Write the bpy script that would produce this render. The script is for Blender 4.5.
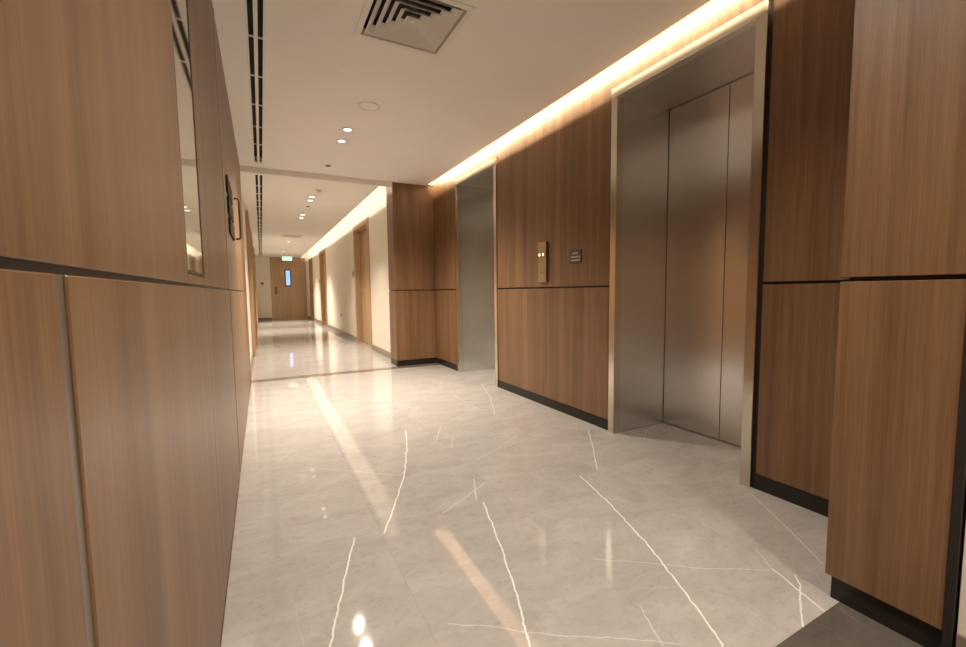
import bpy, bmesh, math, random
from mathutils import Matrix, Vector

for o in list(bpy.data.objects): bpy.data.objects.remove(o)
S = bpy.context.scene
COL = S.collection

# ------------------------------------------------------------------ camera
cam_d = bpy.data.cameras.new('camera'); cam = bpy.data.objects.new('camera', cam_d); COL.objects.link(cam)
cam_d.sensor_fit = 'HORIZONTAL'; cam_d.sensor_width = 36.0; cam_d.lens = 15.778; cam_d.clip_start = 0.02
cam.matrix_world = Matrix(((0.886221, 0.0456, -0.461012, 0.0), (-0.46312, 0.062536, -0.884087, 0.0),
                           (-0.011485, 0.997, 0.076539, 1.08), (0, 0, 0, 1)))
S.camera = cam

# ------------------------------------------------------------------ world, exposure
W = bpy.data.worlds.new('world'); S.world = W; W.use_nodes = True
W.node_tree.nodes['Background'].inputs[0].default_value = (1.0, 0.9, 0.78, 1)
W.node_tree.nodes['Background'].inputs[1].default_value = 0.05
S.view_settings.view_transform = 'Standard'; S.view_settings.look = 'None'
S.view_settings.gamma = 1.0; S.view_settings.use_curve_mapping = False
S.view_settings.exposure = 0.5

WARM = (1.0, 0.90, 0.75)
COVE = (1.0, 0.84, 0.56)
CORR = (1.0, 0.91, 0.76)
P_COVE = 85.0        # lobby cove strip, watts
P_CORR = 26.0        # corridor cove strip
P_DOWN = 275.0        # each lobby downlight
P_DOWNN = 62.0       # each unseen downlight added over the camera, base for those behind it
P_DOWNC = 130.0       # each corridor downlight

# key planes of the place (metres)
XL, XR, XC = -0.16, 2.31, 1.82       # left panelling, lift wall, corridor right wall
YP, YE, YB = 5.97, 19.3, -2.6        # end of lobby, end of corridor, wall behind the camera
ZC, ZK, ZS = 2.62, 2.55, 2.85        # lobby ceiling, corridor ceiling, slab above
ZG0, ZG1, ZT = 1.097, 1.111, 0.085   # dado groove, toe kick
XE, XK = 2.21, 1.52                  # cove lips

# ------------------------------------------------------------------ materials
def newmat(name):
    m = bpy.data.materials.new(name); m.use_nodes = True
    return m, m.node_tree, m.node_tree.nodes['Principled BSDF']
def N(nt, t, **k):
    n = nt.nodes.new(t)
    for a, b in k.items(): setattr(n, a, b)
    return n
def L(nt, a, b): nt.links.new(a, b)
def plain(name, col, rough=0.5, metal=0.0, spec=0.5, bump=0.0, bscale=200, vary=0.0):
    m, nt, b = newmat(name)
    b.inputs['Base Color'].default_value = (*col, 1); b.inputs['Roughness'].default_value = rough
    b.inputs['Metallic'].default_value = metal; b.inputs['Specular IOR Level'].default_value = spec
    g = N(nt, 'ShaderNodeNewGeometry'); nz = N(nt, 'ShaderNodeTexNoise')
    nz.inputs['Scale'].default_value = bscale; L(nt, g.outputs['Position'], nz.inputs['Vector'])
    if vary:
        mx = N(nt, 'ShaderNodeMix', data_type='RGBA', blend_type='MULTIPLY'); mx.inputs[0].default_value = vary
        mx.inputs[6].default_value = (*col, 1); nz2 = N(nt, 'ShaderNodeTexNoise'); nz2.inputs['Scale'].default_value = 2.5
        nz2.inputs['Detail'].default_value = 4; L(nt, g.outputs['Position'], nz2.inputs['Vector'])
        L(nt, nz2.outputs['Fac'], mx.inputs[7]); L(nt, mx.outputs[2], b.inputs['Base Color'])
    if bump:
        bp = N(nt, 'ShaderNodeBump'); bp.inputs['Strength'].default_value = bump; bp.inputs['Distance'].default_value = 0.001
        L(nt, nz.outputs['Fac'], bp.inputs['Height']); L(nt, bp.outputs[0], b.inputs['Normal'])
    return m
def emis(name, col, s):
    m, nt, b = newmat(name)
    b.inputs['Base Color'].default_value = (*col, 1)
    b.inputs['Emission Color'].default_value = (*col, 1); b.inputs['Emission Strength'].default_value = s
    return m

def wood(name, dark, mid, light, rough=0.36, fine=0.6):
    """vertical straight-grained veneer; every panel gets its own leaf of veneer"""
    m, nt, b = newmat(name)
    g = N(nt, 'ShaderNodeNewGeometry'); oi = N(nt, 'ShaderNodeObjectInfo')
    sc = N(nt, 'ShaderNodeVectorMath', operation='SCALE'); sc.inputs[0].default_value = (37, 53, 19)
    L(nt, oi.outputs['Random'], sc.inputs['Scale'])
    ad = N(nt, 'ShaderNodeVectorMath', operation='ADD'); L(nt, g.outputs['Position'], ad.inputs[0]); L(nt, sc.outputs[0], ad.inputs[1])
    def noise(s, detail, dist=0.0, rg=0.55):
        mu = N(nt, 'ShaderNodeVectorMath', operation='MULTIPLY'); mu.inputs[1].default_value = s
        L(nt, ad.outputs[0], mu.inputs[0]); n = N(nt, 'ShaderNodeTexNoise'); n.inputs['Scale'].default_value = 1.0
        n.inputs['Detail'].default_value = detail; n.inputs['Distortion'].default_value = dist; n.inputs['Roughness'].default_value = rg
        L(nt, mu.outputs[0], n.inputs['Vector']); return n.outputs['Fac']
    n1 = noise((11, 11, 0.28), 3, 0.6)
    n2 = noise((55, 55, 0.8), 4, 0.3)
    n3 = noise((260, 260, 5.0), 3)
    r = N(nt, 'ShaderNodeValToRGB'); e = r.color_ramp.elements
    e[0].position = 0.28; e[0].color = (*dark, 1); e[1].position = 0.74; e[1].color = (*light, 1)
    k = r.color_ramp.elements.new(0.5); k.color = (*mid, 1)
    a = N(nt, 'ShaderNodeMath', operation='MULTIPLY'); a.inputs[1].default_value = 0.62; L(nt, n1, a.inputs[0])
    c = N(nt, 'ShaderNodeMath', operation='MULTIPLY_ADD'); c.inputs[1].default_value = 0.38; L(nt, n2, c.inputs[0]); L(nt, a.outputs[0], c.inputs[2])
    L(nt, c.outputs[0], r.inputs[0])
    mr = N(nt, 'ShaderNodeMapRange'); mr.inputs[1].default_value = 0.3; mr.inputs[2].default_value = 0.7
    mr.inputs[3].default_value = 1 - 0.34 * fine; mr.inputs[4].default_value = 1 + 0.16 * fine; L(nt, n3, mr.inputs[0])
    mx = N(nt, 'ShaderNodeVectorMath', operation='SCALE'); L(nt, r.outputs[0], mx.inputs[0]); L(nt, mr.outputs[0], mx.inputs['Scale'])
    L(nt, mx.outputs[0], b.inputs['Base Color'])
    rr = N(nt, 'ShaderNodeMapRange'); rr.inputs[3].default_value = rough - 0.05; rr.inputs[4].default_value = rough + 0.08
    L(nt, n2, rr.inputs[0]); L(nt, rr.outputs[0], b.inputs['Roughness'])
    bp = N(nt, 'ShaderNodeBump'); bp.inputs['Strength'].default_value = 0.12; bp.inputs['Distance'].default_value = 0.0006
    L(nt, n3, bp.inputs['Height']); L(nt, bp.outputs[0], b.inputs['Normal'])
    return m

def steel(name, col, rough, aniso):
    m, nt, b = newmat(name)
    b.inputs['Base Color'].default_value = (*col, 1); b.inputs['Metallic'].default_value = 1.0
    g = N(nt, 'ShaderNodeNewGeometry')
    mu = N(nt, 'ShaderNodeVectorMath', operation='MULTIPLY'); mu.inputs[1].default_value = (420, 420, 4)
    L(nt, g.outputs['Position'], mu.inputs[0]); n = N(nt, 'ShaderNodeTexNoise'); n.inputs['Scale'].default_value = 1.0
    n.inputs['Detail'].default_value = 2; L(nt, mu.outputs[0], n.inputs['Vector'])
    mr = N(nt, 'ShaderNodeMapRange'); mr.inputs[3].default_value = rough - 0.004; mr.inputs[4].default_value = rough + 0.004
    L(nt, n.outputs['Fac'], mr.inputs[0]); L(nt, mr.outputs[0], b.inputs['Roughness'])
    if aniso:
        b.inputs['Anisotropic'].default_value = aniso
        cr = N(nt, 'ShaderNodeVectorMath', operation='CROSS_PRODUCT'); cr.inputs[1].default_value = (0, 0, 1)
        L(nt, g.outputs['True Normal'], cr.inputs[0]); L(nt, cr.outputs[0], b.inputs['Tangent'])
    return m

def marble(name, lo, hi, veins=(), veincol=(0.84, 0.81, 0.77), rough=0.035, seed=0.0, hair=0.10):
    """polished grey-beige porcelain: clouded ground, long pale veins on this tile, hairlines"""
    m, nt, b = newmat(name)
    g = N(nt, 'ShaderNodeNewGeometry'); pos = g.outputs['Position']
    oi = N(nt, 'ShaderNodeObjectInfo')
    sc = N(nt, 'ShaderNodeVectorMath', operation='SCALE'); sc.inputs[0].default_value = (17, 29, 41)
    L(nt, oi.outputs['Random'], sc.inputs['Scale'])
    ad = N(nt, 'ShaderNodeVectorMath', operation='ADD'); L(nt, pos, ad.inputs[0]); L(nt, sc.outputs[0], ad.inputs[1])
    def noise(vec, s, d, dist=0.0, rg=0.6):
        n = N(nt, 'ShaderNodeTexNoise'); n.inputs['Scale'].default_value = s; n.inputs['Detail'].default_value = d
        n.inputs['Distortion'].default_value = dist; n.inputs['Roughness'].default_value = rg; L(nt, vec, n.inputs['Vector']); return n
    st = N(nt, 'ShaderNodeVectorMath', operation='MULTIPLY'); st.inputs[1].default_value = (1.0, 1.7, 1.0); L(nt, ad.outputs[0], st.inputs[0])
    n1 = noise(st.outputs[0], 3.2, 8, 0.8, 0.62); n2 = noise(st.outputs[0], 26, 6, 0.4, 0.7)
    r = N(nt, 'ShaderNodeValToRGB'); e = r.color_ramp.elements
    e[0].position = 0.3; e[0].color = (*lo, 1); e[1].position = 0.68; e[1].color = (*hi, 1)
    L(nt, n1.outputs['Fac'], r.inputs[0])
    mr = N(nt, 'ShaderNodeMapRange'); mr.inputs[1].default_value = 0.28; mr.inputs[2].default_value = 0.5
    mr.inputs[3].default_value = 0.84; mr.inputs[4].default_value = 1.0; L(nt, n2.outputs['Fac'], mr.inputs[0])
    mx = N(nt, 'ShaderNodeVectorMath', operation='SCALE'); L(nt, r.outputs[0], mx.inputs[0]); L(nt, mr.outputs[0], mx.inputs['Scale'])
    # wobble for the vein lines
    nw = noise(pos, 14, 4, 0, 0.6); wv = N(nt, 'ShaderNodeVectorMath', operation='SUBTRACT'); wv.inputs[1].default_value = (.5, .5, .5)
    L(nt, nw.outputs['Color'], wv.inputs[0]); ws = N(nt, 'ShaderNodeVectorMath', operation='SCALE'); ws.inputs['Scale'].default_value = 0.022
    L(nt, wv.outputs[0], ws.inputs[0]); wp = N(nt, 'ShaderNodeVectorMath', operation='ADD'); L(nt, pos, wp.inputs[0]); L(nt, ws.outputs[0], wp.inputs[1])
    fl = N(nt, 'ShaderNodeVectorMath', operation='MULTIPLY'); fl.inputs[1].default_value = (1, 1, 0); L(nt, wp.outputs[0], fl.inputs[0])
    total = None
    for wd, stn, pts in veins:
        dmin = None
        for (ax, ay), (bx_, by_) in zip(pts[:-1], pts[1:]):
            ba = Vector((bx_ - ax, by_ - ay, 0)); q = ba.length_squared
            s1 = N(nt, 'ShaderNodeVectorMath', operation='SUBTRACT'); s1.inputs[1].default_value = (ax, ay, 0); L(nt, fl.outputs[0], s1.inputs[0])
            d1 = N(nt, 'ShaderNodeVectorMath', operation='DOT_PRODUCT'); d1.inputs[1].default_value = ba / q; L(nt, s1.outputs[0], d1.inputs[0])
            c1 = N(nt, 'ShaderNodeClamp'); L(nt, d1.outputs['Value'], c1.inputs[0])
            m1 = N(nt, 'ShaderNodeVectorMath', operation='SCALE'); m1.inputs[0].default_value = ba; L(nt, c1.outputs[0], m1.inputs['Scale'])
            l1 = N(nt, 'ShaderNodeVectorMath', operation='DISTANCE'); L(nt, s1.outputs[0], l1.inputs[0]); L(nt, m1.outputs[0], l1.inputs[1])
            o_ = l1.outputs['Value']
            if dmin is None: dmin = o_
            else:
                mn = N(nt, 'ShaderNodeMath', operation='MINIMUM'); L(nt, dmin, mn.inputs[0]); L(nt, o_, mn.inputs[1]); dmin = mn.outputs[0]
        vr = N(nt, 'ShaderNodeMapRange', interpolation_type='SMOOTHSTEP')
        vr.inputs[1].default_value = wd * 0.00018; vr.inputs[2].default_value = wd * 0.00085
        vr.inputs[3].default_value = stn if stn > .75 else stn*.75; vr.inputs[4].default_value = 0.0; L(nt, dmin, vr.inputs[0])
        if total is None: total = vr.outputs[0]
        else:
            mm = N(nt, 'ShaderNodeMath', operation='MAXIMUM'); L(nt, total, mm.inputs[0]); L(nt, vr.outputs[0], mm.inputs[1]); total = mm.outputs[0]
    # hairlines: thin level lines of a stretched noise
    hs = N(nt, 'ShaderNodeVectorMath', operation='MULTIPLY'); hs.inputs[1].default_value = (1.0, 0.55, 1.0); L(nt, ad.outputs[0], hs.inputs[0])
    hn = noise(hs.outputs[0], 1.5, 3, 0.5, 0.5)
    h1 = N(nt, 'ShaderNodeMath', operation='SUBTRACT'); h1.inputs[1].default_value = 0.55; L(nt, hn.outputs['Fac'], h1.inputs[0])
    h2 = N(nt, 'ShaderNodeMath', operation='ABSOLUTE'); L(nt, h1.outputs[0], h2.inputs[0])
    h3 = N(nt, 'ShaderNodeMapRange', interpolation_type='SMOOTHSTEP'); h3.inputs[1].default_value = 0.0; h3.inputs[2].default_value = 0.004
    h3.inputs[3].default_value = hair; h3.inputs[4].default_value = 0.0; L(nt, h2.outputs[0], h3.inputs[0])
    hb = noise(ad.outputs[0], 2.7, 2); hm = N(nt, 'ShaderNodeMapRange'); hm.inputs[1].default_value = 0.48; hm.inputs[2].default_value = 0.62; L(nt, hb.outputs['Fac'], hm.inputs[0])
    h4 = N(nt, 'ShaderNodeMath', operation='MULTIPLY'); L(nt, h3.outputs[0], h4.inputs[0]); L(nt, hm.outputs[0], h4.inputs[1])
    if total is None: total = h4.outputs[0]
    else:
        mm = N(nt, 'ShaderNodeMath', operation='MAXIMUM'); L(nt, total, mm.inputs[0]); L(nt, h4.outputs[0], mm.inputs[1]); total = mm.outputs[0]
    mc = N(nt, 'ShaderNodeMix', data_type='RGBA'); L(nt, total, mc.inputs[0]); L(nt, mx.outputs[0], mc.inputs[6]); mc.inputs[7].default_value = (*veincol, 1)
    L(nt, mc.outputs[2], b.inputs['Base Color'])
    rr = N(nt, 'ShaderNodeMapRange'); rr.inputs[3].default_value = rough - 0.006; rr.inputs[4].default_value = rough + 0.012
    L(nt, n2.outputs['Fac'], rr.inputs[0]); L(nt, rr.outputs[0], b.inputs['Roughness'])
    b.inputs['Specular IOR Level'].default_value = 0.5
    return m

M = {}
M['wood'] = wood('walnut_veneer', (0.110, 0.053, 0.024), (0.198, 0.103, 0.049), (0.285, 0.158, 0.081))
M['oak'] = wood('door_veneer', (0.38, 0.235, 0.125), (0.48, 0.31, 0.17), (0.57, 0.38, 0.215), 0.42)
M['groove'] = plain('groove_black', (0.018, 0.014, 0.011), 0.5)
M['groove_soft'] = plain('groove_dark_bronze', (0.050, 0.040, 0.032), 0.45, 0.3)
M['toe'] = plain('toe_kick_bronze', (0.022, 0.018, 0.015), 0.35, 0.3)
M['inlay'] = plain('inlay_grey_metal', (0.30, 0.27, 0.235), 0.4, 0.7)
M['paint'] = plain('ceiling_paint', (0.88, 0.84, 0.77), 0.75, 0, 0.3, 0.05, 300, 0.06)
M['cream'] = plain('cream_wall_paint', (0.79, 0.715, 0.615), 0.6, 0, 0.3, 0.06, 350, 0.06)
M['stone_base'] = plain('stone_baseboard', (0.27, 0.215, 0.165), 0.3, 0, 0.5, 0, 200, 0.3)
M['grout'] = plain('grout', (0.36, 0.31, 0.27), 0.8)
M['steel'] = steel('brushed_steel', (0.76, 0.755, 0.735), 0.26, 0.7)
M['steel_dark'] = steel('brushed_steel_soffit', (0.60, 0.58, 0.55), 0.34, 0)
M['steel_frame'] = steel('frame_steel', (0.74, 0.68, 0.58), 0.24, 0.6)
M['steel_header'] = steel('header_steel', (0.74, 0.68, 0.58), 0.38, 0)
M['white'] = plain('white_enamel', (0.78, 0.74, 0.67), 0.45)
M['blade'] = plain('vent_white', (0.80, 0.75, 0.68), 0.5)
M['black'] = plain('duct_black', (0.012, 0.010, 0.009), 0.7)
M['brass'] = plain('bronze_plate', (0.46, 0.35, 0.23), 0.32, 1.0)
M['signgrey'] = plain('sign_grey', (0.10, 0.09, 0.08), 0.4, 0.4)
M['signlight'] = plain('sign_print', (0.42, 0.38, 0.33), 0.5)
M['letterdark'] = plain('dark_letter_plate', (0.075, 0.058, 0.045), 0.9, 0.0, 0.1)
M['bronze'] = plain('dark_bronze_handle', (0.16, 0.12, 0.09), 0.35, 0.8)
M['edge'] = plain('champagne_edge_trim', (0.50, 0.42, 0.32), 0.3, 0.8)
M['mirror'] = plain('grey_mirror', (0.62, 0.61, 0.55), 0.035, 1.0)
M['frame_dark'] = plain('mirror_edge', (0.12, 0.09, 0.065), 0.4, 0.7)
M['pane'] = emis('daylit_pane', (0.30, 0.50, 0.95), 0.75)
M['exit'] = emis('exit_sign_face', (0.50, 0.92, 0.78), 0.6)
M['button'] = emis('button_light', (1.0, 0.88, 0.66), 0.9)
M['lamp'] = emis('downlight_lens', (1.0, 0.93, 0.80), 3.5)
M['led'] = emis('led_strip', (1.0, 0.86, 0.62), 6.0)
M['plastic'] = plain('beige_plastic', (0.42, 0.34, 0.25), 0.5)
M['dkgrey_marble'] = marble('dark_grey_marble', (0.085, 0.074, 0.064), (0.125, 0.110, 0.096), (), (0.3, 0.27, 0.24), 0.16, 0, 0.3)
M['band'] = marble('threshold_marble', (0.15, 0.115, 0.085), (0.22, 0.17, 0.13), (), (0.35, 0.3, 0.25), 0.16, 0, 0.2)
LO, HI = (0.375, 0.350, 0.334), (0.465, 0.438, 0.420)
M['marble'] = marble('grey_beige_marble', LO, HI)

# ------------------------------------------------------------------ helpers
def addbox(bm, x0, x1, y0, y1, z0, z1):
    v = [bm.verts.new(c) for c in ((x0,y0,z0),(x1,y0,z0),(x1,y1,z0),(x0,y1,z0),(x0,y0,z1),(x1,y0,z1),(x1,y1,z1),(x0,y1,z1))]
    for f in ((0,3,2,1),(4,5,6,7),(0,1,5,4),(1,2,6,5),(2,3,7,6),(3,0,4,7)): bm.faces.new([v[i] for i in f])
def finish(name, bm, mat, parent=None, bevel=0.0, seg=1, smooth=False, origin=None):
    """link a bmesh given in world coordinates as one object with its origin at its base centre"""
    if bevel: bmesh.ops.bevel(bm, geom=list(bm.edges), offset=bevel, segments=seg, affect='EDGES', profile=0.5)
    bmesh.ops.recalc_face_normals(bm, faces=list(bm.faces))
    if origin is None:
        xs = [v.co.x for v in bm.verts]; ys = [v.co.y for v in bm.verts]; zs = [v.co.z for v in bm.verts]
        origin = Vector(((min(xs)+max(xs))/2, (min(ys)+max(ys))/2, min(zs)))
    origin = Vector(origin); bmesh.ops.translate(bm, vec=-origin, verts=list(bm.verts))
    if smooth:
        for f in bm.faces: f.smooth = True
    me = bpy.data.meshes.new(name); bm.to_mesh(me); bm.free()
    if mat: me.materials.append(M[mat] if isinstance(mat, str) else mat)
    o = bpy.data.objects.new(name, me); COL.objects.link(o)
    o.location = origin
    if parent is not None:
        o.parent = parent; w = parent.location.copy(); q = parent.parent
        while q is not None: w = w + q.location; q = q.parent
        o.location = origin - w
    return o
def box(name, b, mat, parent=None, bevel=0.0):
    bm = bmesh.new(); addbox(bm, *b); return finish(name, bm, mat, parent, bevel)
def boxes(name, bs, mat, parent=None):
    bm = bmesh.new()
    for b in bs: addbox(bm, *b)
    return finish(name, bm, mat, parent)
def empty(name, loc):
    o = bpy.data.objects.new(name, None); COL.objects.link(o); o.location = loc; o.empty_display_size = 0.1; return o
def tag(o, label, cat=None, group=None):
    o['label'] = label
    if cat: o['category'] = cat
    if group: o['group'] = group
    return o
def struct(o, label=None):
    o['kind'] = 'structure'
    if label: o['label'] = label
    return o
def copy_tree(o, loc, parent=None):
    c = o.copy(); COL.objects.link(c); c.parent = parent
    if loc is not None: c.location = loc
    for ch in list(o.children): copy_tree(ch, None, c)
    return c
def lathe(bm, prof, c, seg=28):
    """revolve (radius, z) profile about a vertical axis at c"""
    rings = []
    for r, z in prof:
        rings.append([bm.verts.new((c[0]+r*math.cos(2*math.pi*i/seg), c[1]+r*math.sin(2*math.pi*i/seg), z)) for i in range(seg)] if r > 1e-6 else [bm.verts.new((c[0], c[1], z))])
    for a, b in zip(rings[:-1], rings[1:]):
        for i in range(seg):
            j = (i+1) % seg
            if len(a) == 1 and len(b) == 1: continue
            if len(a) == 1: bm.faces.new((a[0], b[j], b[i]))
            elif len(b) == 1: bm.faces.new((a[i], a[j], b[0]))
            else: bm.faces.new((a[i], a[j], b[j], b[i]))
def tube(bm, pts, r, seg=10):
    rings = []
    for k, p in enumerate(pts):
        p = Vector(p); a = Vector(pts[max(k-1,0)]); b = Vector(pts[min(k+1,len(pts)-1)]); t = (b-a).normalized()
        u = t.orthogonal().normalized() if k == 0 else (u - t*u.dot(t)).normalized()
        v = t.cross(u); rings.append([bm.verts.new(p + r*(math.cos(2*math.pi*i/seg)*u + math.sin(2*math.pi*i/seg)*v)) for i in range(seg)])
    for a, b in zip(rings[:-1], rings[1:]):
        for i in range(seg): bm.faces.new((a[i], a[(i+1)%seg], b[(i+1)%seg], b[i]))
    bm.faces.new(rings[0][::-1]); bm.faces.new(rings[-1])
def light(name, kind, loc, direction, power, col, parent=None, **k):
    d = bpy.data.lights.new(name, kind); d.energy = power; d.color = col
    for a, b in k.items(): setattr(d, a, b)
    o = bpy.data.objects.new(name, d); COL.objects.link(o)
    o.rotation_euler = Vector(direction).to_track_quat('-Z', 'Y').to_euler()
    o.location = Vector(loc) - (parent.location if parent else Vector()); o.parent = parent
    return o

# ------------------------------------------------------------------ floor: grout bed + marble tiles
VEINS = [
(6, 1, [(0.316, 1.861), (0.269, 1.718), (0.226, 1.587), (0.189, 1.462), (0.137, 1.299), (0.08, 1.12)]),
(6, 1, [(0.954, 3.154), (0.841, 2.769), (0.704, 2.379), (0.584, 2.12), (0.464, 1.873), (0.439, 1.825)]),
(5, 0.35, [(-0.138, 2.764), (-0.003, 2.903), (0.158, 3.132)]),
(5, 0.35, [(0.212, 2.766), (0.429, 2.594), (0.682, 2.376)]),
(6, 1, [(0.962, 1.863), (0.91, 1.697), (0.854, 1.498), (0.807, 1.363), (0.76, 1.217), (0.708, 1.093), (0.60, 0.80)]),
(6, 0.7, [(1.039, 2.133), (0.941, 1.899)]),
(5, 0.6, [(1.065, 2.047), (0.914, 1.963), (0.739, 1.863)]),
(5, 0.6, [(1.23, 3.107), (1.083, 2.836)]),
(5, 0.5, [(1.209, 2.813), (1.114, 2.637)]),
(6, 0.7, [(2.226, 4.325), (2.022, 3.742), (1.773, 3.195)]),
(5, 0.4, [(2.012, 4.994), (1.768, 4.474)]),
(5, 0.35, [(1.728, 4.01), (1.715, 3.671)]),
(5, 0.35, [(1.676, 2.65), (1.398, 2.478), (1.177, 2.369)]),
(4, 0.55, [(0.492, 1.21), (0.627, 1.123), (0.693, 1.064), (0.772, 1.006), (0.909, 0.922), (1.031, 0.84), (1.083, 0.799)]),
(6, 1, [(1.597, 1.861), (1.518, 1.551), (1.467, 1.396), (1.4, 1.2), (1.347, 1.069), (1.291, 0.94), (1.246, 0.84), (1.191, 0.739)]),
(6, 0.8, [(2.193, 2.468), (1.971, 2.167), (1.751, 1.886)]),
(5, 0.45, [(2.786, 2.295), (2.581, 2.243), (2.40, 2.113)]),
(5, 0.35, [(2.756, 2.198), (2.506, 1.931)]),
(4, 0.45, [(1.134, 1.242), (1.228, 1.176), (1.314, 1.115), (1.448, 1.007), (1.542, 0.95), (1.682, 0.867)]),
(5, 0.5, [(1.099, 0.971), (1.066, 0.9), (1.032, 0.823)]),
(5, 0.7, [(2.237, 1.262), (2.054, 0.996), (1.901, 0.788)]),
(5, 0.3, [(1.765, 0.969), (1.74, 0.93), (1.696, 0.866)]),
(5, 0.9, [(1.696, 0.866), (1.654, 0.754), (1.618, 0.664)]),
(5, 0.8, [(1.735, 0.803), (1.685, 0.765), (1.573, 0.711), (1.487, 0.663)]),
]
floor = struct(box('floor', (-0.3, 2.95, YB, YE, -0.06, -0.012), 'grout'), 'polished grey-beige marble floor with white veins')
XJ = [XL, 0.43, 1.085, 1.74, 2.395, 2.837]
g = 0.0002
def in_tile(v, x0, x1, y0, y1):
    return any(min(a[0],b[0]) < x1 and max(a[0],b[0]) > x0 and min(a[1],b[1]) < y1 and max(a[1],b[1]) > y0 for a, b in zip(v[2][:-1], v[2][1:]))
def tile(x0, x1, y0, y1, mat=None):
    if x1 - x0 < 0.02 or y1 - y0 < 0.02: return
    vs = [v for v in VEINS if in_tile(v, x0, x1, y0, y1)] if mat is None else []
    m = mat or (marble('veined_marble', LO, HI, vs) if vs else M['marble'])
    box('tile', (x0+g, x1-g, y0+g, y1-g, -0.012, 0.0), m, floor)
rows = []; y = 0.66
while y < YP - 0.18: rows.append((y, min(y+1.2, 5.80))); y += 1.2
for y0, y1 in rows:
    for x0, x1 in zip(XJ[:-1], XJ[1:]):
        if x0 >= 2.39:                       # inside the lift recesses only
            for r0, r1 in ((1.357, 2.305), (4.13, 5.09)):
                a, b_ = max(y0, r0), min(y1, r1)
                if b_ - a > 0.02: tile(x0, x1, a, b_)
        else: tile(x0, x1, y0, y1)
for x0, x1 in zip(XJ[:-2], XJ[1:-1]): tile(x0, x1, 5.80, 5.98, M['band'])
y = 5.98
while y < YE:
    for x0, x1 in ((XL, 0.43), (0.43, 1.085), (1.085, 1.74), (1.74, 2.02)): tile(x0, x1, y, min(y+1.2, YE), M['marble'])
    y += 1.2
y = 0.66
while y > YB:
    for x0, x1 in zip(XJ[:-2], XJ[1:-1]): tile(x0, x1, max(y-(.6 if y > .6 else 1.2), YB), y, M['dkgrey_marble'] if y > .6 else M['marble'])
    y -= .6 if y > .6 else 1.2

# ------------------------------------------------------------------ ceiling with slots, vent opening and coves
def board(bm, x0, x1, y0, y1, z0, z1, holes):
    xs = sorted({x0, x1, *[h[0] for h in holes], *[h[1] for h in holes]}); ys = sorted({y0, y1, *[h[2] for h in holes], *[h[3] for h in holes]})
    for a, b in zip(xs[:-1], xs[1:]):
        for c, d in zip(ys[:-1], ys[1:]):
            mx_, my_ = (a+b)/2, (c+d)/2
            if not any(h[0] < mx_ < h[1] and h[2] < my_ < h[3] for h in holes): addbox(bm, a, b, c, d, z0, z1)
SL0, SL1 = 0.002, 0.080
VX, VY, VH = 0.835, 2.44, 0.275
bm = bmesh.new()
board(bm, -0.3, XE, YB, YP, ZC, ZC+0.02, [(SL0, SL1, YB+0.3, 5.74), (VX-VH+0.02, VX+VH-0.02, VY-VH+0.02, VY+VH-0.02)])
board(bm, -0.3, XK, YP+0.02, YE, ZK, ZK+0.02, [(SL0, SL1, 6.06, YE-0.35)])
addbox(bm, -0.3, 1.699, YP, YP+0.02, ZK, ZC+0.02)              # bulkhead drop between lobby and corridor
addbox(bm, XE-0.20, XE-0.18, YB, YP, ZC+0.02, ZS)               # cove back upstands
addbox(bm, XK-0.24, XK-0.22, YP+0.02, YE, ZK+0.02, ZS)
addbox(bm, XE-0.20, XR+0.3, YP, YP+0.02, ZC+0.02, ZS)
addbox(bm, -0.3, 3.0, YB-0.1, YE+0.1, ZS, ZS+0.05)              # slab above
struct(finish('ceiling', bm, 'paint'), 'warm white plaster ceiling with lit coves along the right side')

# ------------------------------------------------------------------ lift wall (right)
E1 = (1.303, 2.365); E2 = (4.070, 5.150); ZH = 2.512          # outer frame spans, top of header
wr = struct(boxes('wall_right', [(XR+.018, XR+.09, YB, E1[0], 0, ZS), (XR+.018, XR+.09, E1[1], E2[0], 0, ZS), (XR+.018, XR+.09, E2[1], YP, 0, ZS),
     (XR+.018, XR+.09, E1[0], E1[1], ZH, ZS), (XR+.018, XR+.09, E2[0], E2[1], ZH, ZS)], 'groove'), 'walnut-panelled lift wall with black grooves')
def vpanel(parent, y0, y1, z0, z1, x=XR, mat='wood', t=0.018, bev=0.0015):
    return box('panel', (x, x+t, y0, y1, z0, z1), mat, parent, bev)
ZTOP = ZS - 0.01
for y0, y1 in ((E2[1]+.003, YP-.002), (E1[1]+.004, E2[0]-.004)): vpanel(wr, y0, y1, ZT, ZG0)
vpanel(wr, E2[1]+.003, YP-.002, ZG1, ZTOP)
vpanel(wr, E1[1]+.004, 3.2195, ZG1, ZTOP); vpanel(wr, 3.2215, E2[0]-.004, ZG1, ZTOP)
vpanel(wr, E1[0]-.004, E1[1]+.002, ZH+.004, ZTOP); vpanel(wr, E2[0]-.002, E2[1]+.001, ZH+.004, ZTOP)
vpanel(wr, 0.72, 1.283, ZT, ZG0); vpanel(wr, 0.72, 1.283, ZG1, ZTOP)
for y0, y1 in ((E2[1], YP), (E1[1], E2[0]), (0.72, E1[0])): box('toe_kick', (XR+.004, XR+.018, y0+.002, y1-.002, 0, ZT-.003), 'toe', wr)

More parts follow.
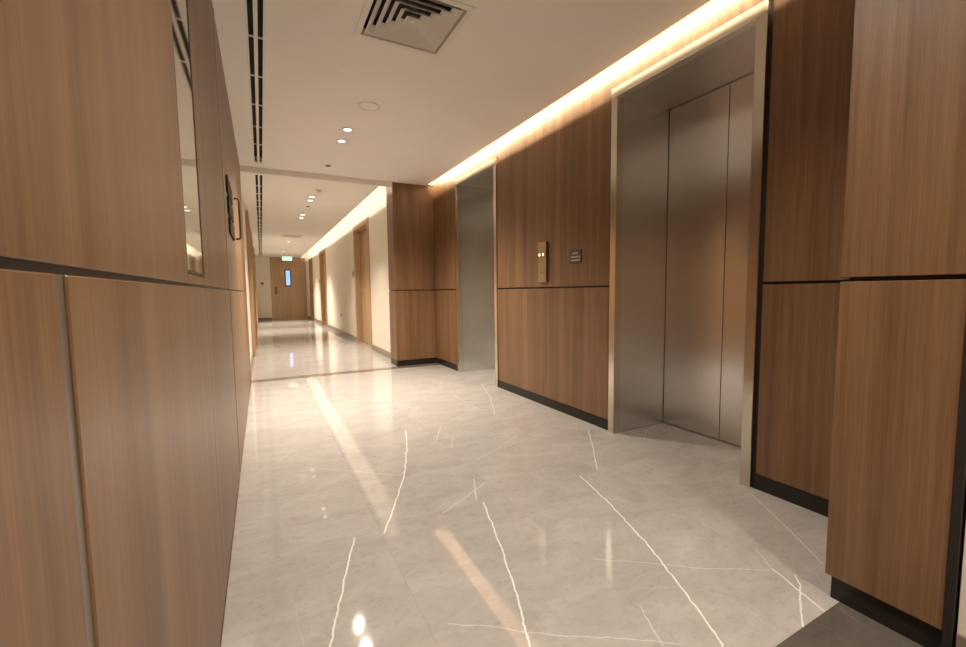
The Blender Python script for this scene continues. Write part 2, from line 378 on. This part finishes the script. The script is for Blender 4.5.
def lift(span, label):
    y0, y1 = span; f = 0.056; xd = 2.837; zi = 2.447
    e = tag(empty('elevator', (XR, (y0+y1)/2, 0)), label, 'elevator')
    i0, i1 = y0+f, y1-f
    # proud frame: two jambs and a header
    box('jamb', (XR-.014, XR+.05, y0, i0, 0, zi), 'steel_frame', e, .002)
    box('jamb', (XR-.014, XR+.05, i1, y1, 0, zi), 'steel_frame', e, .002)
    box('header', (XR-.014, XR+.05, y0, y1, zi, ZH), 'steel_header', e, .002)
    box('reveal', (XR+.05, xd+.05, i0-.02, i0, 0, zi), 'steel', e)
    box('reveal', (XR+.05, xd+.05, i1, i1+.02, 0, zi), 'steel', e)
    box('soffit', (XR+.05, xd+.05, i0-.02, i1+.02, zi, zi+.02), 'steel_dark', e)
    mid = (i0+i1)/2
    box('door_panel', (xd, xd+.03, i0+.002, mid-.0025, .006, zi-.004), 'steel', e, .0015)
    box('door_panel', (xd, xd+.03, mid+.0025, i1-.004, .006, zi-.004), 'steel', e, .0015)
    box('shaft_gap', (xd+.032, xd+.04, i0, i1, 0, zi), 'black', e)
    return e
lift(E1, 'nearer elevator with brushed steel doors, right of the call panel')
lift(E2, 'farther elevator with brushed steel reveal, beside the wood pillar')

# near pillar, projecting from the lift wall, with a dark edge trim
XN = 1.70
wn = struct(boxes('wall_pillar_near', [(XN+.018, XR+.018, .385, .682, 0, ZS)], 'groove'), 'projecting walnut pillar in the right foreground')
vpanel(wn, .412, .70, ZT, ZG0, XN); vpanel(wn, .412, .70, ZG1, ZC-.002, XN)
box('end_panel', (XN+.02, XR-.002, .682, .70, ZT, ZG0), 'wood', wn, .001); box('end_panel', (XN+.02, XR-.002, .682, .70, ZG1, ZC-.002), 'wood', wn, .001)
box('toe_kick', (XN+.014, XN+.018, .395, .686, 0, ZT-.003), 'toe', wn)
box('edge_trim', (XN-.006, XN+.018, .390, .410, .012, ZC-.002), 'groove', wn, .001)
wf = struct(boxes('wall_right_near', [(XN+.005, XN+.12, YB, .384, 0, ZS)], 'cream'), 'pale wall running on past the dark edge trim')
box('baseboard', (XN-.007, XN+.005, YB, .382, 0, .10), 'stone_base', wf)

# far pillar where the lobby meets the corridor
XP = 1.70
wp = struct(boxes('wall_pillar_far', [(XP+.018, XR+.09, YP+.018, YP+.33, 0, ZS)], 'groove'), 'walnut-clad pillar between the far elevator and the corridor')
for z0, z1 in ((ZT, ZG0), (ZG1, ZC-.002)):
    box('panel', (XP, XR-.001, YP, YP+.018, z0, z1), 'wood', wp, .0015)
    box('side_panel', (XP, XP+.018, YP+.02, YP+.33, z0, z1 if z1 < 2 else ZK+.28), 'wood', wp, .0015)
box('toe_kick', (XP+.004, XR, YP+.004, YP+.018, 0, ZT-.003), 'toe', wp); box('toe_kick', (XP+.004, XP+.018, YP+.018, YP+.33, 0, ZT-.003), 'toe', wp)

# ------------------------------------------------------------------ left panelled wall
MY0, MY1 = 1.285, 1.640
GA, GB = 1.0995, 1.1085
wl = struct(boxes('wall_left', [(XL-.10, XL-.018, YB, YP+.02, 0, ZS)], 'groove'), 'walnut-panelled wall close beside the camera')
def lpanel(y0, y1, z0, z1, parent=wl, name='panel'): return box(name, (XL-.018, XL, y0, y1, z0, z1), 'wood', parent, .0015)
ZB = 0.012
lpanel(YB, .508, ZB, GA); lpanel(.532, 1.6605, ZB, GA); lpanel(1.6625, 2.832, ZB, GA)
lpanel(YB, MY0, GB, ZC-.001); lpanel(MY1, 2.80, GB, ZC-.001); lpanel(MY0, MY1, GB, 1.133)
box('inlay_strip', (XL-.018, XL-.003, .509, .531, ZB, GA), 'inlay', wl)
box('edge_trim', (XL-.018, XL+.003, 2.802, 2.832, GB, ZC-.001), 'edge', wl, .001)
lpanel(4.76, YP+.018, ZB, GA); lpanel(4.76, YP+.018, GB, ZC-.001)

box('groove_strip', (XL-.018, XL-.006, YB, 2.80, GA, GB), 'groove_soft', wl)
d5 = struct(empty('door_5', (XL, 3.81, 0)), 'flush walnut door in the left panelling with a dark pull handle')
lpanel(2.868, 4.755, ZB, GA, d5, 'leaf_panel'); lpanel(2.868, 4.755, GB, ZC-.001, d5, 'leaf_panel')
bm = bmesh.new(); hx, hy = XL+.034, 3.98
tube(bm, [(XL, hy, 1.84), (XL+.024, hy, 1.84), (hx, hy, 1.825), (hx, hy, 1.80), (hx, hy, 1.56), (hx, hy, 1.535), (XL+.024, hy, 1.52), (XL, hy, 1.52)], .008)
finish('pull_handle', bm, 'bronze', d5, smooth=True)

# narrow vertical mirror let into the panelling
mi = tag(empty('wall_mirror', (XL, (MY0+MY1)/2, 1.135)), 'narrow vertical grey mirror strip let into the left wood panelling', 'mirror')
box('mirror_glass', (XL-.016, XL-.002, MY0+.006, MY1-.006, 1.143, ZC-.010), 'mirror', mi)
for b in ((XL-.017, XL, MY0+.001, MY0+.006, 1.135, ZC-.002), (XL-.017, XL, MY1-.006, MY1-.001, 1.135, ZC-.002),
          (XL-.017, XL, MY0+.006, MY1-.006, 1.135, 1.143), (XL-.017, XL, MY0+.006, MY1-.006, ZC-.010, ZC-.002)):
    box('mirror_frame', b, 'frame_dark', mi)

# dark sign plates on the left door
for k, (z, w) in enumerate(((1.70, 'topmost'), (1.58, 'middle'), (1.46, 'lowest'))):
    o = tag(empty('sign_plate', (XL, 3.28, z)), 'dark sign plate on left wood door, %s of three' % w, 'sign', 'sign plates on the left door')
    box('plate', (XL+.001, XL+.012, 3.03+.03*k, 3.50+.03*k, z, z+.098), 'letterdark', o, .002)

# ------------------------------------------------------------------ corridor walls and doors
D1, D2, D3 = (8.02, 9.45), (14.0, 15.5), (17.75, 19.1)
DH = 2.47
wc = []
spans = [(YP+.33, D1[0]), (D1[1], D2[0]), (D2[1], D3[0]), (D3[1], YE)]
wcr = struct(boxes('wall_corridor_right', [(XC, XC+.10, a, b, 0, ZS) for a, b in spans] + [(XC, XC+.10, d[0], d[1], DH, ZS) for d in (D1, D2, D3)]
      + [(XC+.20, XC+.26, YP+.3, YE, 0, ZS)], 'cream'), 'cream right wall of the corridor')
for a, b in spans: box('baseboard', (XC-.012, XC, a+.001, b-.001, 0, .10), 'stone_base', wcr, .001)

def cdoor(name, span, label):
    y0, y1 = span; fw = .10; zt = DH-.10
    d = struct(empty(name, (XC, (y0+y1)/2, 0)), label)
    for a, b in ((y0, y0+fw), (y1-fw, y1)): box('door_frame', (XC-.018, XC+.15, a, b, 0, zt), 'oak', d, .002)
    box('door_frame', (XC-.018, XC+.15, y0, y1, zt, DH), 'oak', d, .002)
    lf = box('door_leaf', (XC+.105, XC+.15, y0+fw+.003, y1-fw-.003, .008, zt-.004), 'oak', d, .001)
    bm = bmesh.new(); yh = y1-fw-.12
    tube(bm, [(XC+.105, yh, 1.05), (XC+.06, yh, 1.05), (XC+.055, yh-.02, 1.05), (XC+.055, yh-.13, 1.05)], .009)
    finish('lever_handle', bm, 'steel_frame', lf, smooth=True)
cdoor('door_1', D1, 'nearest oak door recessed in the cream corridor wall')
cdoor('door_2', D2, 'middle oak door in the right corridor wall')
cdoor('door_3', D3, 'oak door in the right corridor wall beside the end door')

# left corridor wall with projecting oak frames
XD = XL
LD = [(8.2, 9.5), (10.6, 11.9), (14.6, 15.9)]
wcl = struct(boxes('wall_corridor_left', [(XL-.10, XL-.02, YP+.02, YE, 0, ZS)], 'cream'), 'cream left wall of the corridor')
prev = YP+.02
for a, b in LD + [(YE, YE)]:
    box('baseboard', (XL-.02, XL-.008, prev+.001, a-.001, 0, .10), 'stone_base', wcl); prev = b
for i, (y0, y1) in enumerate(LD):
    d = struct(empty('door_%d' % (6+i), (XL, (y0+y1)/2, 0)), ('nearest', 'second', 'farthest')[i] + ' oak door frame on the left corridor wall')
    for a, b in ((y0, y0+.10), (y1-.10, y1)): box('door_frame', (XL-.02, XL+.03, a, b, 0, 2.37), 'oak', d, .002)
    box('door_frame', (XL-.02, XL+.03, y0, y1, 2.37, 2.47), 'oak', d, .002)
    box('door_leaf', (XL-.019, XL-.005, y0+.10, y1-.10, .008, 2.366), 'oak', d)

# end wall and end door with vision panel
we = struct(boxes('wall_end', [(XL-.1, XC+.3, YE, YE+.1, 0, ZS)], 'cream'), 'cream wall closing the far end of the corridor')
box('baseboard', (XL, .345, YE-.012, YE, 0, .10), 'stone_base', we); box('baseboard', (1.70, XC, YE-.012, YE, 0, .10), 'stone_base', we)
d4 = struct(empty('door_4', (1.02, YE, 0)), 'oak door with a narrow blue-lit window at the corridor end')
for a, b in ((.36, .45), (1.60, 1.69)): box('door_frame', (a, b, YE-.04, YE, 0, 2.29), 'oak', d4, .002)
box('door_frame', (.36, 1.69, YE-.04, YE, 2.29, 2.37), 'oak', d4, .002)
box('transom_panel', (.36, 1.69, YE-.02, YE, 2.372, ZK-.002), 'oak', d4, .001)
lf = boxes('door_leaf', [(.453, .885, YE-.028, YE-.002, .008, 2.286), (1.13, 1.597, YE-.028, YE-.002, .008, 2.286), (.885, 1.13, YE-.028, YE-.002, .008, 1.36), (.885, 1.13, YE-.028, YE-.002, 2.06, 2.286)], 'oak', d4)
pn = box('window_pane', (.93, 1.085, YE-.016, YE-.010, 1.41, 2.01), 'pane', lf)
for b in ((.885, .93, YE-.034, YE-.004, 1.36, 2.06), (1.085, 1.13, YE-.034, YE-.004, 1.36, 2.06), (.93, 1.085, YE-.034, YE-.004, 1.36, 1.41), (.93, 1.085, YE-.034, YE-.004, 2.01, 2.06)):
    box('window_frame', b, 'signgrey', lf)
bm = bmesh.new(); addbox(bm, .50, .58, YE-.036, YE-.026, 1.05, 1.34); tube(bm, [(.54, YE-.036, 1.16), (.54, YE-.08, 1.16), (.56, YE-.085, 1.16), (.67, YE-.085, 1.16)], .011)
finish('lever_handle', bm, 'bronze', lf)
wb = struct(boxes('wall_back', [(XL-.1, XR+.3, YB-.1, YB, 0, ZS)], 'cream'), 'cream wall behind the camera')
box('baseboard', (XL, XN+.02, YB, YB+.012, 0, .10), 'stone_base', wb)

# ------------------------------------------------------------------ cove lights
def cove(name, x, z, y0, y1, d, power, col, label):
    e = tag(empty(name, (x, (y0+y1)/2, z)), label, 'light')
    v = Vector(d).normalized()
    box('led_profile', (x-.022, x-.004, y0, y1, z-.002, z+.016), 'white', e)
    n = 3; ln = (y1-y0)/n
    for i in range(n):
        light('led_tape', 'AREA', (x, y0+ln*(i+.5), z), d, power/n, col, e, shape='RECTANGLE', size=.02, size_y=ln*.995)
    for o in e.children:
        if o.type == 'LIGHT': o.rotation_euler = (0, -math.atan2(v.x, -v.z), 0)
    return e
cove('cove_light', 2.165, 2.725, YB+.05, YP-.02, (0.97, 0, 0.05), P_COVE, COVE, 'warm LED strip hidden in the ceiling cove above the elevators')
cove('cove_light', 1.44, 2.605, YP+.06, YE-.05, (0.90, 0, 0.25), P_CORR, CORR, 'bright LED strip hidden in the corridor ceiling cove')

# ------------------------------------------------------------------ downlights
def downlight(x, y, z, power, label, group, col=WARM, cone=135):
    e = tag(empty('downlight', (x, y, z)), label, 'light', group)
    bm = bmesh.new(); lathe(bm, [(.034, z-.001), (.034, z-.005), (.048, z-.005), (.050, z-.001), (.034, z-.001)], (x, y)); finish('trim_ring', bm, 'white', e, smooth=False)
    bm = bmesh.new(); lathe(bm, [(0, z-.0035), (.034, z-.0035), (.034, z-.001), (0, z-.001)], (x, y)); finish('lens', bm, 'lamp', e)
    light('bulb', 'SPOT', (x, y, z-.012), (0, 0, -1), power, col, e, spot_size=math.radians(cone), spot_blend=1.0, shadow_soft_size=.03)
    return e
for y, w in ((4.25, 'nearer'), (4.59, 'farther')): downlight(.795, y, ZC, P_DOWN, 'bright downlight in the lobby ceiling, %s of the pair' % w, 'lobby downlights')
for y, w in ((1.05, 'in the ceiling ahead of the camera, above the frame'), (.71, 'in the ceiling almost over the camera'), (-1.4, 'behind the camera, nearer of the pair'), (-1.75, 'behind the camera, by the back wall')):
    downlight(.795, y, ZC, P_DOWNN if y > 0 else 2.4*P_DOWNN, 'added unseen lobby downlight ' + w, 'lobby downlights')  # out-of-view downlights, added to raise the fill light in the lobby
for y, w in ((7.07, 'first corridor downlight past the ceiling step'), (7.36, 'second corridor downlight past the ceiling step'), (8.75, 'third corridor downlight past the ceiling step'),
             (9.10, 'fourth corridor downlight past the ceiling step'), (13.4, 'farthest single corridor downlight, near the exit sign')):
    downlight(.76, y, ZK, P_DOWNC if y < 12 else 4.0*P_DOWNC, w, 'corridor downlights', WARM, 104)
downlight(.76, 16.6, ZK, 4.0*P_DOWNC, 'added corridor downlight behind the exit sign', 'corridor downlights', WARM, 104)  # extra lamp, added to brighten the far end of the corridor

# ------------------------------------------------------------------ ceiling fittings
def slot(y0, y1, z, label):
    e = tag(empty('slot_diffuser', ((SL0+SL1)/2, (y0+y1)/2, z)), label, 'air vent', 'linear slot diffusers')
    boxes('channel', [(SL0-.002, SL1+.002, y0, y1, z+.07, z+.074), (SL0-.004, SL0-.001, y0, y1, z+.021, z+.074), (SL1+.001, SL1+.004, y0, y1, z+.021, z+.074)], 'black', e)
    box('divider', (.030, .052, y0, y1, z-.001, z+.018), 'white', e)
    for a, b in ((SL0-.014, SL0), (SL1, SL1+.012)): box('flange', (a, b, y0, y1, z-.0025, z-.0002), 'white', e)
    y = y0 + .62
    while y < y1-.1:
        for a, b in ((SL0, .030), (.052, SL1)): box('spacer', (a, b, y, y+.009, z+.001, z+.01), 'white', e)
        y += .52
slot(YB+.3, 5.74, ZC, 'long twin-slot black air diffuser in the lobby ceiling beside left wall')
slot(6.06, YE-.35, ZK, 'long twin-slot black air diffuser in the corridor ceiling')

e = tag(empty('ceiling_vent', (VX, VY, ZC)), 'square four-way louvred air vent in the lobby ceiling', 'air vent')
def ring(bm, h0, z0, h1, z1, t=.0015):
    for (a, za), (b, zb) in (((h0, z0), (h1, z1)),):
        o = [bm.verts.new((VX+sx*a, VY+sy*a, za)) for sx, sy in ((-1,-1),(1,-1),(1,1),(-1,1))]
        i = [bm.verts.new((VX+sx*b, VY+sy*b, zb)) for sx, sy in ((-1,-1),(1,-1),(1,1),(-1,1))]
        o2 = [bm.verts.new((v.co.x, v.co.y, v.co.z+t*1.5)) for v in o]; i2 = [bm.verts.new((v.co.x, v.co.y, v.co.z+t*1.5)) for v in i]
        for k in range(4):
            n = (k+1) % 4
            bm.faces.new((o[k], o[n], i[n], i[k])); bm.faces.new((o2[k], i2[k], i2[n], o2[n])); bm.faces.new((o[k], o2[k], o2[n], o[n])); bm.faces.new((i[k], i[n], i2[n], i2[k]))
bm = bmesh.new(); ring(bm, VH, ZC-.004, VH-.035, ZC-.006, .003); ring(bm, VH-.035, ZC-.006, VH-.048, ZC+.03, .001); finish('vent_frame', bm, 'blade', e)
for k in range(5):
    h = .222 - .0445*k
    bm = bmesh.new(); ring(bm, h, ZC-.004, h-.040, ZC+.034); finish('louvre_blade', bm, 'blade', e)
box('centre_plate', (VX-.014, VX+.014, VY-.014, VY+.014, ZC+.0, ZC+.003), 'blade', e)
boxes('plenum', [(VX-.25, VX+.25, VY-.25, VY+.25, ZC+.09, ZC+.095), (VX-.255, VX-.25, VY-.25, VY+.25, ZC+.022, ZC+.09), (VX+.25, VX+.255, VY-.25, VY+.25, ZC+.022, ZC+.09),
                 (VX-.25, VX+.25, VY-.255, VY-.25, ZC+.022, ZC+.09), (VX-.25, VX+.25, VY+.25, VY+.255, ZC+.022, ZC+.09)], 'black', e)

def detector(x, y, z, r, label, grp=None):
    e = tag(empty('smoke_detector', (x, y, z)), label, 'detector', grp)
    bm = bmesh.new(); lathe(bm, [(0, z-.001), (r, z-.001), (r, z-.012), (r*.85, z-.02), (r*.8, z-.02), (0, z-.02)], (x, y)); finish('base', bm, 'white', e)
    bm = bmesh.new(); lathe(bm, [(r*.6, z-.02), (r*.55, z-.034), (r*.3, z-.040), (0, z-.040)], (x, y)); finish('sensor_dome', bm, 'white', e, smooth=True)
e = tag(empty('ceiling_speaker', (.865, 3.66, ZC)), 'flat round speaker grille in the lobby ceiling near the vent', 'speaker')
bm = bmesh.new(); lathe(bm, [(.088, ZC-.001), (.088, ZC-.005), (.078, ZC-.006), (.074, ZC-.001)], (.865, 3.66), 36); finish('rim', bm, 'blade', e)
bm = bmesh.new(); lathe(bm, [(0, ZC-.003), (.074, ZC-.003), (.074, ZC-.001), (0, ZC-.001)], (.865, 3.66), 36); finish('grille', bm, 'paint', e)
def sprinkler(x, y, z, label):
    e = tag(empty('sprinkler', (x, y, z)), label, 'sprinkler', 'ceiling sprinklers')
    bm = bmesh.new(); lathe(bm, [(.034, z-.001), (.032, z-.006), (.012, z-.008), (.010, z-.001)], (x, y), 20); finish('escutcheon', bm, 'inlay', e)
    bm = bmesh.new(); lathe(bm, [(.010, z-.002), (.010, z-.010), (.016, z-.012), (.016, z-.015), (0, z-.016)], (x, y), 16); finish('head', bm, 'bronze', e)
sprinkler(.79, 5.53, ZC, 'small dark sprinkler head in the lobby ceiling before the step')
sprinkler(.77, 7.86, ZK, 'small sprinkler head between the corridor downlight pairs')
detector(.80, 6.57, ZK, .05, 'small round white detector just past the ceiling step')
detector(.76, 8.40, ZK, .05, 'small round white detector before the third corridor downlight')
e = tag(empty('ceiling_vent', (.78, 12.1, ZK)), 'flat white air vent in the corridor ceiling before the exit sign', 'air vent')
box('vent_frame', (.54, 1.02, 11.86, 12.34, ZK-.012, ZK-.001), 'blade', e, .003)
for k in range(5): box('louvre_blade', (.58, .98, 11.92+.075*k, 11.97+.075*k, ZK-.022, ZK-.013), 'blade', e)

e = tag(empty('exit_sign', (.90, 17.2, ZK)), 'pale green lit exit sign hanging before the end door', 'sign')
box('sign_body', (.73, 1.07, 17.19, 17.22, 2.27, 2.43), 'white', e, .003); box('sign_face', (.74, 1.06, 17.184, 17.189, 2.28, 2.42), 'exit', e)
for x in (.80, 1.0): box('hanger_rod', (x-.006, x+.006, 17.2, 17.212, 2.43, ZK), 'inlay', e)

# ------------------------------------------------------------------ wall fittings
e = tag(empty('call_panel', (XR, 3.2025, 1.155)), 'tall bronze lift call panel with two lit buttons on wood panel', 'call panel')
pl = box('plate', (XR-.028, XR, 3.140, 3.265, 1.155, 1.515), 'brass', e, .003)
for y in (3.175, 3.231):
    bm = bmesh.new(); addbox(bm, XR-.033, XR-.027, y-.018, y+.018, 1.385, 1.421); b_ = finish('button', bm, 'brass', e, .002)
    box('button_light', (XR-.0345, XR-.0325, y-.012, y+.012, 1.391, 1.415), 'button', b_)
box('key_switch', (XR-.031, XR-.027, 3.196, 3.210, 1.235, 1.249), 'steel_frame', e, .001)
e = tag(empty('notice_plate', (XR, 2.76, 1.297)), 'small dark grey notice plate beside the lift call panel', 'sign')
box('plate', (XR-.008, XR, 2.69, 2.83, 1.297, 1.410), 'signgrey', e, .002)
for z, a, b in ((1.375, 2.725, 2.80), (1.345, 2.70, 2.815), (1.318, 2.70, 2.815)): box('print_line', (XR-.0095, XR-.008, a, b, z, z+.012), 'signlight', e)

def fit(name, b, mat, label, cat, face=None):
    e = tag(empty(name, ((b[0]+b[1])/2, (b[2]+b[3])/2, b[4])), label, cat); box('plate', b, mat, e, .002)
    if face: box('insert', face, 'signgrey', e)
fit('wall_socket', (XC-.008, XC, 11.40, 11.50, .46, .56), 'plastic', 'small beige wall socket low on the cream corridor wall', 'socket', (XC-.010, XC-.008, 11.42, 11.48, .48, .54))
fit('card_reader', (XC-.02, XC, 9.56, 9.64, 1.42, 1.55), 'plastic', 'small card reader beside the nearest corridor door', 'card reader', (XC-.022, XC-.02, 9.575, 9.625, 1.46, 1.53))
fit('card_reader', (XC-.02, XC, 15.58, 15.66, 1.42, 1.55), 'plastic', 'small card reader beside the middle corridor door', 'card reader', (XC-.022, XC-.02, 15.595, 15.645, 1.46, 1.53))
fit('light_switch', (.0, .11, YE-.012, YE, 1.42, 1.54), 'plastic', 'small switch plate on the end wall left of the door', 'switch', (.02, .09, YE-.015, YE-.012, 1.44, 1.52))
